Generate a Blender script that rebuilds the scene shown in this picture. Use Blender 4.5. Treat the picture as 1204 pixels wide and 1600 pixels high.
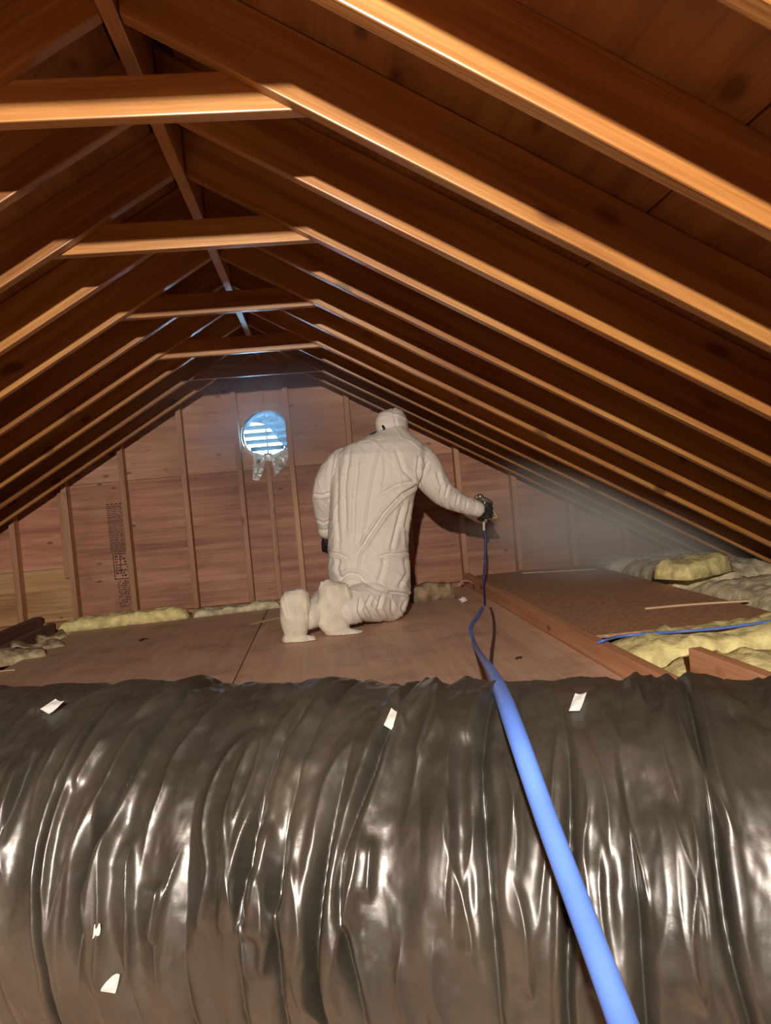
import bpy, bmesh, math, random
import numpy as np
from mathutils import Vector, Matrix

for o in list(bpy.data.objects):
    bpy.data.objects.remove(o, do_unlink=True)
scene = bpy.context.scene
COL = scene.collection
random.seed(7)

# ------------------------------------------------------------------ camera
FPX = 1170.0
CAM = Vector((0.0, 0.0, 0.70))
v = Vector((-102 / FPX, 20 / FPX, -1.0)).normalized()            # attic axis (+Y) seen by the camera
u0 = Vector((-0.088, 0.996, 0.0))
u0.z = (u0.x * v.x + u0.y * v.y) / (-v.z)
u = (u0 - v * u0.dot(v)).normalized()                            # world up seen by the camera
xw = v.cross(u)
ROT = Matrix((xw, v, u))                                         # camera -> world
cam_data = bpy.data.cameras.new('camera')
cam = bpy.data.objects.new('camera', cam_data)
COL.objects.link(cam)
cam_data.sensor_fit = 'VERTICAL'
cam_data.sensor_height = 36.0
cam_data.lens = 36.0 * FPX / 1600.0
cam_data.clip_start = 0.02
cam.matrix_world = Matrix.Translation(CAM) @ ROT.to_4x4()
scene.camera = cam

# ------------------------------------------------------------------ light
world = bpy.data.worlds.new('overcast_daylight')
scene.world = world
world.use_nodes = True
bg = world.node_tree.nodes['Background']
bg.inputs[0].default_value = (0.42, 0.72, 1.0, 1)
bg.inputs[1].default_value = 28.0

bulb_data = bpy.data.lights.new('clamp_lamp', 'SPOT')     # reflector work lamp clipped under a collar tie
bulb_data.spot_size = math.radians(140); bulb_data.spot_blend = 0.35
bulb_data.energy = 700
bulb_data.color = (1.0, 0.875, 0.745)
bulb_data.shadow_soft_size = 0.035
bulb = bpy.data.objects.new('clamp_lamp', bulb_data)
bulb.location = (-0.30, -1.35, 1.497)
bulb.rotation_euler = (Vector((0.35, 4.5, 0.55)) - bulb.location).to_track_quat('-Z', 'Y').to_euler()
COL.objects.link(bulb)

scene.view_settings.view_transform = 'Standard'
scene.view_settings.look = 'None'
scene.view_settings.gamma = 1.0
scene.view_settings.use_curve_mapping = False
scene.view_settings.exposure = 0.0

# ------------------------------------------------------------------ helpers
def ray(px, py):
    d = Vector(((px - 602) / FPX, (800 - py) / FPX, -1.0))
    return ROT @ d
def at_y(px, py, Y):
    d = ray(px, py); return CAM + d * ((Y - CAM.y) / d.y)
def at_z(px, py, Z=0.0):
    d = ray(px, py); return CAM + d * ((Z - CAM.z) / d.z)
ROTI = ROT.transposed()
def to_px(p):
    q = ROTI @ (Vector(p) - CAM)
    return 602 + FPX * q.x / -q.z, 800 - FPX * q.y / -q.z

def smooth01(t):
    t = np.clip(t, 0, 1); return t * t * (3 - 2 * t)
def _hash(i, j, seed):
    n = (i.astype(np.int64) * 374761393 + j.astype(np.int64) * 668265263 + seed * 974711) & 0x7fffffff
    n = ((n ^ (n >> 13)) * 1274126177) & 0x7fffffff
    n = n ^ (n >> 16)
    return (n & 0xffff) / 65535.0
def vnoise(x, y, seed=0):
    x = np.asarray(x, float); y = np.asarray(y, float)
    i = np.floor(x); j = np.floor(y); fx = smooth01(x - i); fy = smooth01(y - j)
    a = _hash(i, j, seed); b = _hash(i + 1, j, seed); c = _hash(i, j + 1, seed); d = _hash(i + 1, j + 1, seed)
    return (a * (1 - fx) + b * fx) * (1 - fy) + (c * (1 - fx) + d * fx) * fy * 1.0 - 0.5
def fbm(x, y, seed=0, n=3):
    r = 0; a = 1.0
    for k in range(n):
        r = r + a * vnoise(x * 2 ** k, y * 2 ** k, seed + k * 17); a *= 0.5
    return r

def finish(name, me, mat, parent=None, smooth=False, loc=None):
    o = bpy.data.objects.new(name, me)
    COL.objects.link(o)
    if mat is not None and len(me.materials) == 0:
        me.materials.append(mat)
    if smooth:
        me.polygons.foreach_set('use_smooth', [True] * len(me.polygons))
    if parent is not None:
        o.parent = parent
    if loc is not None:
        o.location = loc
    return o
def tag(o, label=None, cat=None, group=None, kind=None):
    if label: o['label'] = label
    if cat: o['category'] = cat
    if group: o['group'] = group
    if kind: o['kind'] = kind
    return o
def empty(name, loc=(0, 0, 0)):
    o = bpy.data.objects.new(name, None); COL.objects.link(o); o.location = loc
    o.empty_display_size = 0.1
    return o
def grid_mesh(name, P, close_u=False, close_v=False):
    """P: (nu, nv, 3) array -> quad mesh"""
    nu, nv = P.shape[:2]
    idx = np.arange(nu * nv).reshape(nu, nv)
    iu = np.arange(nu if close_u else nu - 1); iv = np.arange(nv if close_v else nv - 1)
    A, B = np.meshgrid(iu, iv, indexing='ij')
    A2 = (A + 1) % nu; B2 = (B + 1) % nv
    q = np.stack([idx[A, B], idx[A2, B], idx[A2, B2], idx[A, B2]], -1).reshape(-1, 4)
    me = bpy.data.meshes.new(name)
    me.vertices.add(nu * nv); me.vertices.foreach_set('co', P.reshape(-1).astype(np.float32))
    me.loops.add(q.size); me.loops.foreach_set('vertex_index', q.reshape(-1).astype(np.int32))
    me.polygons.add(len(q))
    me.polygons.foreach_set('loop_start', np.arange(0, q.size, 4, dtype=np.int32))
    me.polygons.foreach_set('loop_total', np.full(len(q), 4, dtype=np.int32))
    me.update(calc_edges=True); me.validate()
    return me
def bm_mesh(name, bm):
    bmesh.ops.recalc_face_normals(bm, faces=bm.faces)
    me = bpy.data.meshes.new(name); bm.to_mesh(me); bm.free(); return me
def box_mesh(name, size, bevel=0.003, center=(0, 0, 0)):
    bm = bmesh.new()
    bmesh.ops.create_cube(bm, size=1.0)
    for w in bm.verts:
        w.co = Vector((w.co.x * size[0] + center[0], w.co.y * size[1] + center[1], w.co.z * size[2] + center[2]))
    if bevel:
        bmesh.ops.bevel(bm, geom=bm.edges[:], offset=bevel, segments=2, affect='EDGES', profile=0.6)
    return bm_mesh(name, bm)
def prism_mesh(name, poly, y0, y1, bevel=0.003, segs=2):
    """poly: list of (x,z) counter-clockwise, extruded along Y"""
    bm = bmesh.new()
    a = [bm.verts.new((x, y0, z)) for x, z in poly]
    b = [bm.verts.new((x, y1, z)) for x, z in poly]
    bm.faces.new(a); bm.faces.new(b[::-1])
    n = len(poly)
    for i in range(n):
        bm.faces.new((a[i], b[i], b[(i + 1) % n], a[(i + 1) % n]))
    bmesh.ops.recalc_face_normals(bm, faces=bm.faces)
    if bevel:
        bmesh.ops.bevel(bm, geom=bm.edges[:], offset=bevel, segments=segs, affect='EDGES', profile=0.6)
    return bm_mesh(name, bm)
def catmull(pts, n):
    P = [Vector(p) for p in pts]
    P = [P[0] * 2 - P[1]] + P + [P[-1] * 2 - P[-2]]
    out = []
    for i in range(1, len(P) - 2):
        for k in range(n):
            t = k / n
            out.append(0.5 * ((2 * P[i]) + (P[i + 1] - P[i - 1]) * t + (2 * P[i - 1] - 5 * P[i] + 4 * P[i + 1] - P[i + 2]) * t * t
                              + (3 * P[i] - P[i - 1] - 3 * P[i + 1] + P[i + 2]) * t ** 3))
    out.append(P[-2]); return out
def tube_bm(bm, pts, radii, sides=12, n=6, cap=True, round_cap=True, flat=1.0):
    """closed tube along a Catmull-Rom path"""
    path = catmull([tuple(p) + (0,) if len(p) == 2 else p for p in pts], n)
    rr = catmull([(r, 0, 0) for r in radii], n); rr = [max(r.x, 1e-4) for r in rr]
    if round_cap:
        d0 = (path[0] - path[1]).normalized(); d1 = (path[-1] - path[-2]).normalized()
        pre = []; pr = []; post = []; po = []
        for a in (80, 55, 28):
            A = math.radians(a)
            pre.append(path[0] + d0 * rr[0] * math.sin(A)); pr.append(rr[0] * math.cos(A))
        for a in (28, 55, 80):
            A = math.radians(a)
            post.append(path[-1] + d1 * rr[-1] * math.sin(A)); po.append(rr[-1] * math.cos(A))
        path = pre + path + post; rr = pr + rr + po
    m = len(path)
    T = [(path[min(i + 1, m - 1)] - path[max(i - 1, 0)]).normalized() for i in range(m)]
    N = T[0].orthogonal().normalized()
    if abs(T[0].z) < 0.95:
        N = (Vector((0, 0, 1)) - T[0] * T[0].z).normalized()
    rings = []
    for i in range(m):
        N = (N - T[i] * N.dot(T[i])).normalized(); B = T[i].cross(N)
        rings.append([bm.verts.new(path[i] + (N * math.cos(2 * math.pi * k / sides) + B * math.sin(2 * math.pi * k / sides) * flat) * rr[i]) for k in range(sides)])
    for i in range(m - 1):
        for k in range(sides):
            bm.faces.new((rings[i][k], rings[i][(k + 1) % sides], rings[i + 1][(k + 1) % sides], rings[i + 1][k]))
    if cap:
        bm.faces.new(rings[0][::-1]); bm.faces.new(rings[-1])
def tube_mesh(name, pts, radii, **kw):
    bm = bmesh.new(); tube_bm(bm, pts, radii, **kw); return bm_mesh(name, bm)
def ring_loft_bm(bm, rings, sides=40, power=2.4):
    """rings: (center, axis_a, axis_b) -> closed loft"""
    R = []
    for c, a, b in rings:
        row = []
        for k in range(sides):
            t = 2 * math.pi * k / sides
            ct, st = math.cos(t), math.sin(t)
            ca = math.copysign(abs(ct) ** (2 / power), ct); sa = math.copysign(abs(st) ** (2 / power), st)
            row.append(bm.verts.new(Vector(c) + Vector(a) * ca + Vector(b) * sa))
        R.append(row)
    for i in range(len(R) - 1):
        for k in range(sides):
            bm.faces.new((R[i][k], R[i][(k + 1) % sides], R[i + 1][(k + 1) % sides], R[i + 1][k]))
    bm.faces.new(R[0][::-1]); bm.faces.new(R[-1])
def ellipsoid_bm(bm, c, r, seg=24, rot=None):
    M = Matrix.Translation(Vector(c)) @ (rot.to_4x4() if rot else Matrix()) @ Matrix.Diagonal((r[0], r[1], r[2], 1))
    bmesh.ops.create_uvsphere(bm, u_segments=seg, v_segments=seg // 2, radius=1.0, matrix=M)
def remesh(name, bm, voxel, smooth_it=2):
    """unite overlapping closed shells into one continuous surface"""
    bmesh.ops.recalc_face_normals(bm, faces=bm.faces)
    me = bpy.data.meshes.new('shells'); bm.to_mesh(me); bm.free()
    o = bpy.data.objects.new('shells', me); COL.objects.link(o)
    m = o.modifiers.new('r', 'REMESH'); m.mode = 'VOXEL'; m.voxel_size = voxel
    if smooth_it:
        s = o.modifiers.new('s', 'SMOOTH'); s.iterations = smooth_it; s.factor = 0.5
    dg = bpy.context.evaluated_depsgraph_get()
    dg.update()
    res = bpy.data.meshes.new_from_object(o.evaluated_get(dg))
    res.name = name
    bpy.data.objects.remove(o, do_unlink=True); bpy.data.meshes.remove(me)
    return res
def get_co(me):
    a = np.empty(len(me.vertices) * 3, np.float32); me.vertices.foreach_get('co', a); return a.reshape(-1, 3).astype(float)
def get_no(me):
    a = np.empty(len(me.vertices) * 3, np.float32); me.vertices.foreach_get('normal', a); return a.reshape(-1, 3).astype(float)
def set_co(me, co):
    me.vertices.foreach_set('co', co.astype(np.float32).reshape(-1)); me.update()

# ------------------------------------------------------------------ materials
def new_mat(name):
    m = bpy.data.materials.new(name); m.use_nodes = True
    nt = m.node_tree; return m, nt, nt.nodes, nt.links, nt.nodes['Principled BSDF']
def ramp(nodes, stops):
    r = nodes.new('ShaderNodeValToRGB')
    el = r.color_ramp.elements
    while len(el) < len(stops): el.new(0.5)
    for e, (p, c) in zip(el, stops):
        e.position = p; e.color = (c[0], c[1], c[2], 1)
    return r
def wood(name, dark, mid, light, axis='X', scale=1.0, rough=0.42, knots=True, knot_col=(0.10, 0.035, 0.015), bump=0.25, contrast=1.0, stain=0.0, spec=0.5, kscale=1.0, ksize=(0.08, 0.16)):
    m, nt, N, L, bsdf = new_mat(name)
    tc = N.new('ShaderNodeTexCoord'); oi = N.new('ShaderNodeObjectInfo')
    comb = N.new('ShaderNodeCombineXYZ')
    mul = N.new('ShaderNodeMath'); mul.operation = 'MULTIPLY'; mul.inputs[1].default_value = 37.0
    L.new(oi.outputs['Random'], mul.inputs[0])
    for i in range(3): L.new(mul.outputs[0], comb.inputs[i])
    add = N.new('ShaderNodeVectorMath'); add.operation = 'ADD'
    L.new(tc.outputs['Object'], add.inputs[0]); L.new(comb.outputs[0], add.inputs[1])
    def mapped(along, across):
        mp = N.new('ShaderNodeMapping')
        s = {'X': (along, across, across), 'Y': (across, along, across), 'Z': (across, across, along)}[axis]
        mp.inputs['Scale'].default_value = [k * scale for k in s]
        L.new(add.outputs[0], mp.inputs['Vector']); return mp
    n1 = N.new('ShaderNodeTexNoise'); n1.inputs['Scale'].default_value = 1.0; n1.inputs['Detail'].default_value = 4; n1.inputs['Distortion'].default_value = 0.6
    L.new(mapped(1.1, 22).outputs[0], n1.inputs['Vector'])
    n2 = N.new('ShaderNodeTexNoise'); n2.inputs['Scale'].default_value = 1.0; n2.inputs['Detail'].default_value = 3
    L.new(mapped(5, 160).outputs[0], n2.inputs['Vector'])
    n3 = N.new('ShaderNodeTexNoise'); n3.inputs['Scale'].default_value = 1.0; n3.inputs['Detail'].default_value = 3
    L.new(mapped(1.0, 3.0).outputs[0], n3.inputs['Vector'])
    a1 = N.new('ShaderNodeMath'); a1.operation = 'MULTIPLY_ADD'; a1.inputs[1].default_value = 0.45
    L.new(n1.outputs[0], a1.inputs[0])
    a2 = N.new('ShaderNodeMath'); a2.operation = 'MULTIPLY_ADD'; a2.inputs[1].default_value = 0.22
    L.new(n2.outputs[0], a2.inputs[0])
    a3 = N.new('ShaderNodeMath'); a3.operation = 'MULTIPLY'; a3.inputs[1].default_value = 0.38
    L.new(n3.outputs[0], a3.inputs[0]); L.new(a3.outputs[0], a2.inputs[2]); L.new(a2.outputs[0], a1.inputs[2])
    w = 0.17 / contrast
    rp = ramp(N, [(0.52 - w, dark), (0.52, mid), (0.52 + w, light)])
    L.new(a1.outputs[0], rp.inputs[0])
    col = rp.outputs[0]
    if knots:
        vo = N.new('ShaderNodeTexVoronoi'); vo.inputs['Scale'].default_value = 1.0
        dn = N.new('ShaderNodeVectorMath'); dn.operation = 'ADD'
        mpk = mapped(3.2 * kscale, 6.5 * kscale)
        nd = N.new('ShaderNodeTexNoise'); nd.inputs['Scale'].default_value = 9
        L.new(add.outputs[0], nd.inputs['Vector'])
        sc = N.new('ShaderNodeVectorMath'); sc.operation = 'SCALE'; sc.inputs['Scale'].default_value = 0.14
        L.new(nd.outputs['Color'], sc.inputs[0]); L.new(mpk.outputs[0], dn.inputs[0]); L.new(sc.outputs[0], dn.inputs[1])
        L.new(dn.outputs[0], vo.inputs['Vector'])
        kr = ramp(N, [(ksize[0], (1, 1, 1)), (ksize[1], (0, 0, 0))]); L.new(vo.outputs['Distance'], kr.inputs[0])
        mx = N.new('ShaderNodeMixRGB'); mx.inputs[2].default_value = (*knot_col, 1)
        kf = N.new('ShaderNodeMath'); kf.operation = 'MULTIPLY'; kf.inputs[1].default_value = 0.75
        L.new(kr.outputs[0], kf.inputs[0]); L.new(kf.outputs[0], mx.inputs[0]); L.new(col, mx.inputs[1]); col = mx.outputs[0]
    if stain > 0:
        ns = N.new('ShaderNodeTexNoise'); ns.inputs['Scale'].default_value = 3.4; ns.inputs['Detail'].default_value = 6; ns.inputs['Roughness'].default_value = 0.65
        L.new(add.outputs[0], ns.inputs['Vector'])
        sr = ramp(N, [(0.50, (0, 0, 0)), (0.72, (1, 1, 1))]); L.new(ns.outputs[0], sr.inputs[0])
        ms = N.new('ShaderNodeMixRGB'); ms.inputs[2].default_value = (knot_col[0] * 1.2, knot_col[1] * 1.3, knot_col[2] * 1.4, 1)
        sf = N.new('ShaderNodeMath'); sf.operation = 'MULTIPLY'; sf.inputs[1].default_value = stain
        L.new(sr.outputs[0], sf.inputs[0]); L.new(sf.outputs[0], ms.inputs[0]); L.new(col, ms.inputs[1]); col = ms.outputs[0]
    # every piece a little different in tone
    hs = N.new('ShaderNodeHueSaturation')
    mr = N.new('ShaderNodeMapRange'); mr.inputs[3].default_value = 0.82; mr.inputs[4].default_value = 1.15
    L.new(oi.outputs['Random'], mr.inputs[0]); L.new(mr.outputs[0], hs.inputs['Value']); L.new(col, hs.inputs['Color'])
    L.new(hs.outputs[0], bsdf.inputs['Base Color'])
    bsdf.inputs['Roughness'].default_value = rough
    bsdf.inputs['Specular IOR Level'].default_value = spec
    bp = N.new('ShaderNodeBump'); bp.inputs['Strength'].default_value = bump; bp.inputs['Distance'].default_value = 0.002
    L.new(n2.outputs[0], bp.inputs['Height']); L.new(bp.outputs[0], bsdf.inputs['Normal'])
    return m
def plain(name, col, rough=0.6, metal=0.0, noise=0.0, nscale=30, bump=0.0, bscale=60, spec=0.5):
    m, nt, N, L, bsdf = new_mat(name)
    bsdf.inputs['Roughness'].default_value = rough; bsdf.inputs['Metallic'].default_value = metal
    bsdf.inputs['Specular IOR Level'].default_value = spec
    tc = N.new('ShaderNodeTexCoord')
    n = N.new('ShaderNodeTexNoise'); n.inputs['Scale'].default_value = nscale; n.inputs['Detail'].default_value = 4
    L.new(tc.outputs['Object'], n.inputs['Vector'])
    lo = [c * (1 - noise) for c in col]; hi = [min(1, c * (1 + noise)) for c in col]
    rp = ramp(N, [(0.35, lo), (0.65, hi)]); L.new(n.outputs[0], rp.inputs[0]); L.new(rp.outputs[0], bsdf.inputs['Base Color'])
    if bump:
        b = N.new('ShaderNodeTexNoise'); b.inputs['Scale'].default_value = bscale; b.inputs['Detail'].default_value = 5
        L.new(tc.outputs['Object'], b.inputs['Vector'])
        bp = N.new('ShaderNodeBump'); bp.inputs['Strength'].default_value = bump; bp.inputs['Distance'].default_value = 0.004
        L.new(b.outputs[0], bp.inputs['Height']); L.new(bp.outputs[0], bsdf.inputs['Normal'])
    return m

M = {}
M['rafter'] = wood('rafter_fir', (0.24, 0.088, 0.024), (0.405, 0.178, 0.050), (0.57, 0.290, 0.090), 'X', rough=0.33, bump=0.3, contrast=1.15)
M['roof_ply'] = wood('roof_plywood', (0.24, 0.095, 0.030), (0.385, 0.175, 0.055), (0.50, 0.25, 0.088), 'Y', rough=0.55, knots=True, stain=0.5)
M['gable_ply'] = wood('gable_plywood', (0.29, 0.105, 0.062), (0.48, 0.215, 0.135), (0.64, 0.34, 0.23), 'X', rough=0.55, contrast=1.25, stain=0.35, kscale=1.5, ksize=(0.055, 0.13))
M['gable_ply_upper'] = wood('lighter_gable_plywood', (0.36, 0.16, 0.09), (0.55, 0.28, 0.17), (0.68, 0.40, 0.27), 'X', rough=0.55, contrast=1.2, stain=0.2, kscale=1.5, ksize=(0.055, 0.13))
M['gable_ply_pale'] = wood('pale_gable_plywood', (0.36, 0.18, 0.075), (0.60, 0.36, 0.16), (0.72, 0.47, 0.24), 'X', rough=0.55, contrast=1.3, kscale=1.5, ksize=(0.055, 0.13))
M['stud'] = wood('stud_fir', (0.30, 0.13, 0.07), (0.48, 0.24, 0.135), (0.60, 0.34, 0.20), 'Z', rough=0.5)
M['floor_ply'] = wood('floor_plywood', (0.43, 0.26, 0.175), (0.61, 0.395, 0.28), (0.73, 0.50, 0.37), 'Y', rough=0.6, contrast=0.7, stain=0.45, knots=False)
M['joist'] = wood('joist_fir', (0.38, 0.17, 0.085), (0.55, 0.27, 0.14), (0.68, 0.38, 0.22), 'Y', rough=0.5)
M['stick'] = wood('pale_stick', (0.45, 0.30, 0.16), (0.58, 0.42, 0.26), (0.68, 0.52, 0.34), 'X', rough=0.6, knots=False)
M['dark_board'] = wood('grey_board', (0.10, 0.055, 0.04), (0.16, 0.09, 0.065), (0.22, 0.13, 0.10), 'Y', rough=0.7, knots=False)
M['drywall'] = plain('dusty_board', (0.25, 0.17, 0.12), 0.9, noise=0.3)
M['osb'] = plain('particle_board', (0.48, 0.265, 0.155), 0.75, noise=0.22, nscale=60, bump=0.5, bscale=130)
M['batt'] = plain('yellow_glass_wool', (0.82, 0.72, 0.34), 0.95, noise=0.25, nscale=22, bump=1.0, bscale=70, spec=0.1)
M['batt_dusty'] = plain('dusty_glass_wool', (0.62, 0.56, 0.38), 0.95, noise=0.35, nscale=18, bump=1.0, bscale=70, spec=0.1)
M['wool_loose'] = plain('brownish_loose_wool', (0.44, 0.36, 0.22), 0.95, noise=0.4, nscale=26, bump=1.0, bscale=70, spec=0.1)
M['batt_grey'] = plain('grey_brown_glass_wool', (0.30, 0.22, 0.14), 0.95, noise=0.4, nscale=18, bump=1.0, bscale=70, spec=0.1)
M['tyvek'] = plain('white_coverall_fabric', (0.80, 0.76, 0.70), 0.58, noise=0.03, nscale=7, bump=0.35, bscale=16, spec=0.3)
M['tyvek_dirty'] = plain('soiled_white_fabric', (0.74, 0.69, 0.58), 0.65, noise=0.12, nscale=14, bump=0.2, bscale=45, spec=0.3)
M['glove'] = plain('charcoal_glove_rubber', (0.022, 0.022, 0.026), 0.5, noise=0.2)
M['black'] = plain('black_plastic', (0.015, 0.015, 0.016), 0.4)
M['skin'] = plain('skin', (0.55, 0.33, 0.24), 0.55, noise=0.05)
M['blue_hose'] = plain('blue_hose_rubber', (0.10, 0.22, 0.72), 0.38, noise=0.12, nscale=9)
M['navy_hose'] = plain('navy_hose_rubber', (0.03, 0.035, 0.17), 0.45, noise=0.1)
M['maroon_hose'] = plain('maroon_hose_rubber', (0.10, 0.035, 0.035), 0.5, noise=0.1)
M['gun_metal'] = plain('grey_gun_metal', (0.30, 0.29, 0.22), 0.38, metal=0.7, noise=0.2)
M['gun_tan'] = plain('tan_painted_metal', (0.42, 0.30, 0.22), 0.45)
M['orange'] = plain('orange_plastic', (0.80, 0.16, 0.05), 0.45)
M['fitting'] = plain('pale_hose_fitting', (0.60, 0.53, 0.45), 0.45)
M['louvre'] = plain('blue_grey_louvre_metal', (0.024, 0.060, 0.085), 0.6, noise=0.05)
M['white_tag_and_glint'] = plain('white_tape_and_glint', (0.82, 0.84, 0.84), 0.5, noise=0.04)
M['paper'] = plain('white_paper', (0.80, 0.77, 0.70), 0.8, noise=0.05)
M['ink'] = plain('black_stamp_ink', (0.045, 0.022, 0.018), 0.7)
M['leaf'] = plain('dark_scrap', (0.07, 0.035, 0.025), 0.8, noise=0.3)
M['copper'] = plain('pale_cable_sheath', (0.62, 0.38, 0.28), 0.5)

def duct_material():
    m, nt, N, L, b = new_mat('black_plastic_duct_jacket')
    tc = N.new('ShaderNodeTexCoord')
    n = N.new('ShaderNodeTexNoise'); n.inputs['Scale'].default_value = 5; n.inputs['Detail'].default_value = 6
    L.new(tc.outputs['Object'], n.inputs['Vector'])
    rp = ramp(N, [(0.35, (0.017, 0.0160, 0.0125)), (0.55, (0.027, 0.0245, 0.0185)), (0.75, (0.048, 0.040, 0.029))])
    L.new(n.outputs[0], rp.inputs[0]); L.new(rp.outputs[0], b.inputs['Base Color'])
    n2 = N.new('ShaderNodeTexNoise'); n2.inputs['Scale'].default_value = 14; n2.inputs['Detail'].default_value = 4
    L.new(tc.outputs['Object'], n2.inputs['Vector'])
    mr = N.new('ShaderNodeMapRange'); mr.inputs[1].default_value = 0.3; mr.inputs[2].default_value = 0.7; mr.inputs[3].default_value = 0.28; mr.inputs[4].default_value = 0.50
    L.new(n2.outputs[0], mr.inputs[0]); L.new(mr.outputs[0], b.inputs['Roughness'])
    b.inputs['Specular IOR Level'].default_value = 0.85
    n3 = N.new('ShaderNodeTexNoise'); n3.inputs['Scale'].default_value = 60; n3.inputs['Detail'].default_value = 3
    L.new(tc.outputs['Object'], n3.inputs['Vector'])
    bp = N.new('ShaderNodeBump'); bp.inputs['Strength'].default_value = 0.12; bp.inputs['Distance'].default_value = 0.004
    L.new(n3.outputs[0], bp.inputs['Height']); L.new(bp.outputs[0], b.inputs['Normal'])
    return m
M['duct'] = duct_material()
def film_material(name, trc, f1, f2):
    m, nt, N, L, b = new_mat(name)
    out = N['Material Output']
    b.inputs['Base Color'].default_value = (0.80, 0.86, 0.88, 1); b.inputs['Roughness'].default_value = 0.2
    tr = N.new('ShaderNodeBsdfTranslucent'); tr.inputs[0].default_value = (*trc, 1)
    tp = N.new('ShaderNodeBsdfTransparent'); tp.inputs[0].default_value = (0.10, 0.16, 0.20, 1)
    m1 = N.new('ShaderNodeMixShader'); m1.inputs[0].default_value = f1
    L.new(b.outputs[0], m1.inputs[1]); L.new(tr.outputs[0], m1.inputs[2])
    m2 = N.new('ShaderNodeMixShader'); m2.inputs[0].default_value = f2
    L.new(m1.outputs[0], m2.inputs[1]); L.new(tp.outputs[0], m2.inputs[2]); L.new(m2.outputs[0], out.inputs[0])
    return m
M['film'] = film_material('clear_crumpled_plastic', (0.045, 0.125, 0.19), 0.55, 0.10)
M['film_lamplit'] = film_material('lamplit_plastic', (0.30, 0.32, 0.33), 0.15, 0.0)  # paler copy of the same film: lamplight on its legs put into the colour
def mist_material(name, density, nscale, col, aniso):
    m, nt, N, L, b = new_mat(name)
    N.remove(b); out = N['Material Output']
    vs = N.new('ShaderNodeVolumeScatter'); vs.inputs['Color'].default_value = (*col, 1); vs.inputs['Anisotropy'].default_value = aniso
    tc = N.new('ShaderNodeTexCoord')
    ln = N.new('ShaderNodeVectorMath'); ln.operation = 'LENGTH'; L.new(tc.outputs['Object'], ln.inputs[0])
    mr = N.new('ShaderNodeMapRange'); mr.interpolation_type = 'SMOOTHSTEP'
    mr.inputs[1].default_value = 1.0; mr.inputs[2].default_value = 0.25; mr.inputs[3].default_value = 0; mr.inputs[4].default_value = density
    L.new(ln.outputs['Value'], mr.inputs[0])
    n = N.new('ShaderNodeTexNoise'); n.inputs['Scale'].default_value = nscale; n.inputs['Detail'].default_value = 2
    L.new(tc.outputs['Object'], n.inputs['Vector'])
    m2 = N.new('ShaderNodeMapRange'); m2.inputs[1].default_value = 0.3; m2.inputs[2].default_value = 0.7; m2.inputs[3].default_value = 0.45; m2.inputs[4].default_value = 1.4
    L.new(n.outputs[0], m2.inputs[0])
    mu = N.new('ShaderNodeMath'); mu.operation = 'MULTIPLY'; L.new(mr.outputs[0], mu.inputs[0]); L.new(m2.outputs[0], mu.inputs[1])
    L.new(mu.outputs[0], vs.inputs['Density']); L.new(vs.outputs[0], out.inputs['Volume'])
    return m

# ------------------------------------------------------------------ the attic's measures
X0 = -0.345            # ridge
ZA = 1.76              # apex of the rafters' undersides
PITCH = math.radians(30.0)
TP, CP, SP = math.tan(PITCH), math.cos(PITCH), math.sin(PITCH)
STEP = 0.406
RD = 0.14              # rafter depth
YB, YF = -4.9, 5.53    # rear gable, far gable sheathing
YKS = {2: 0.88, 3: 1.275, 4: 1.655, 5: 2.05, 6: 2.445}
def YK(k): return YKS.get(k, k * STEP)
def under(x): return ZA - abs(x - X0) * TP

# ------------------------------------------------------------------ roof
roof = tag(empty('ceiling', (X0, 0, ZA)), 'pitched attic roof of brown rafters, collar ties and plywood sheathing', 'roof', kind='structure')
def rafter_mesh(sgn):
    # cross-section in (distance from ridge, height above apex), then turned into the rafter's own frame
    top = RD / CP
    run = 3.25
    poly = [(0.020, -0.020 * TP), (run, -run * TP), (run, -run * TP + top), (0.020, -0.020 * TP + top)]
    loc = []
    for x, z in poly:
        a = x * CP - z * SP; b = x * SP + z * CP      # along the slope, square to it
        loc.append((a, b))
    if sgn < 0: loc = [(-a, b) for a, b in loc][::-1]
    return prism_mesh('rafter', loc, -0.019, 0.019, bevel=0.004, segs=2)
rm = {1: rafter_mesh(1), -1: rafter_mesh(-1)}
for k in range(-11, 14):
    for s in (1, -1):
        jit = random.uniform(-0.006, 0.006)
        o = finish('rafter', rm[s], M['rafter'], roof)
        o.location = (0, YK(k) - 0.019 + jit, random.uniform(-0.004, 0.004))
        o.rotation_euler = (0, s * PITCH, 0)
for k in range(-10, 14, 2):
    zb = {2: 1.560, 4: 1.550, 6: 1.536, 8: 1.530, 10: 1.515, 12: 1.527}.get(k, 1.545); zt = zb + 0.089
    hb = (ZA + 0.13 - zb) / TP; ht = (ZA + 0.13 - zt) / TP
    e = [random.uniform(-0.03, 0.02) for _ in range(2)]
    poly = [(-hb - e[0], zb - ZA), (hb + e[1], zb - ZA), (ht + e[1], zt - ZA), (-ht - e[0], zt - ZA)]
    tilt = random.uniform(-0.006, 0.006)
    o = finish('collar_tie', prism_mesh('collar_tie', poly, -0.019, 0.019, bevel=0.004), M['rafter'], roof)
    o.location = (0, YK(k) + 0.020, 0); o.rotation_euler = (0, tilt, 0)
# ridge board in two lengths
for y0, y1 in ((YB, 1.0), (1.002, YF - 0.02)):
    me = box_mesh('ridge_board', (y1 - y0, 0.036, 0.20), 0.004)
    o = finish('ridge_board', me, M['rafter'], roof)
    o.location = (0, (y0 + y1) / 2, 0.082); o.rotation_euler = (0, 0, math.pi / 2)
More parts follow.
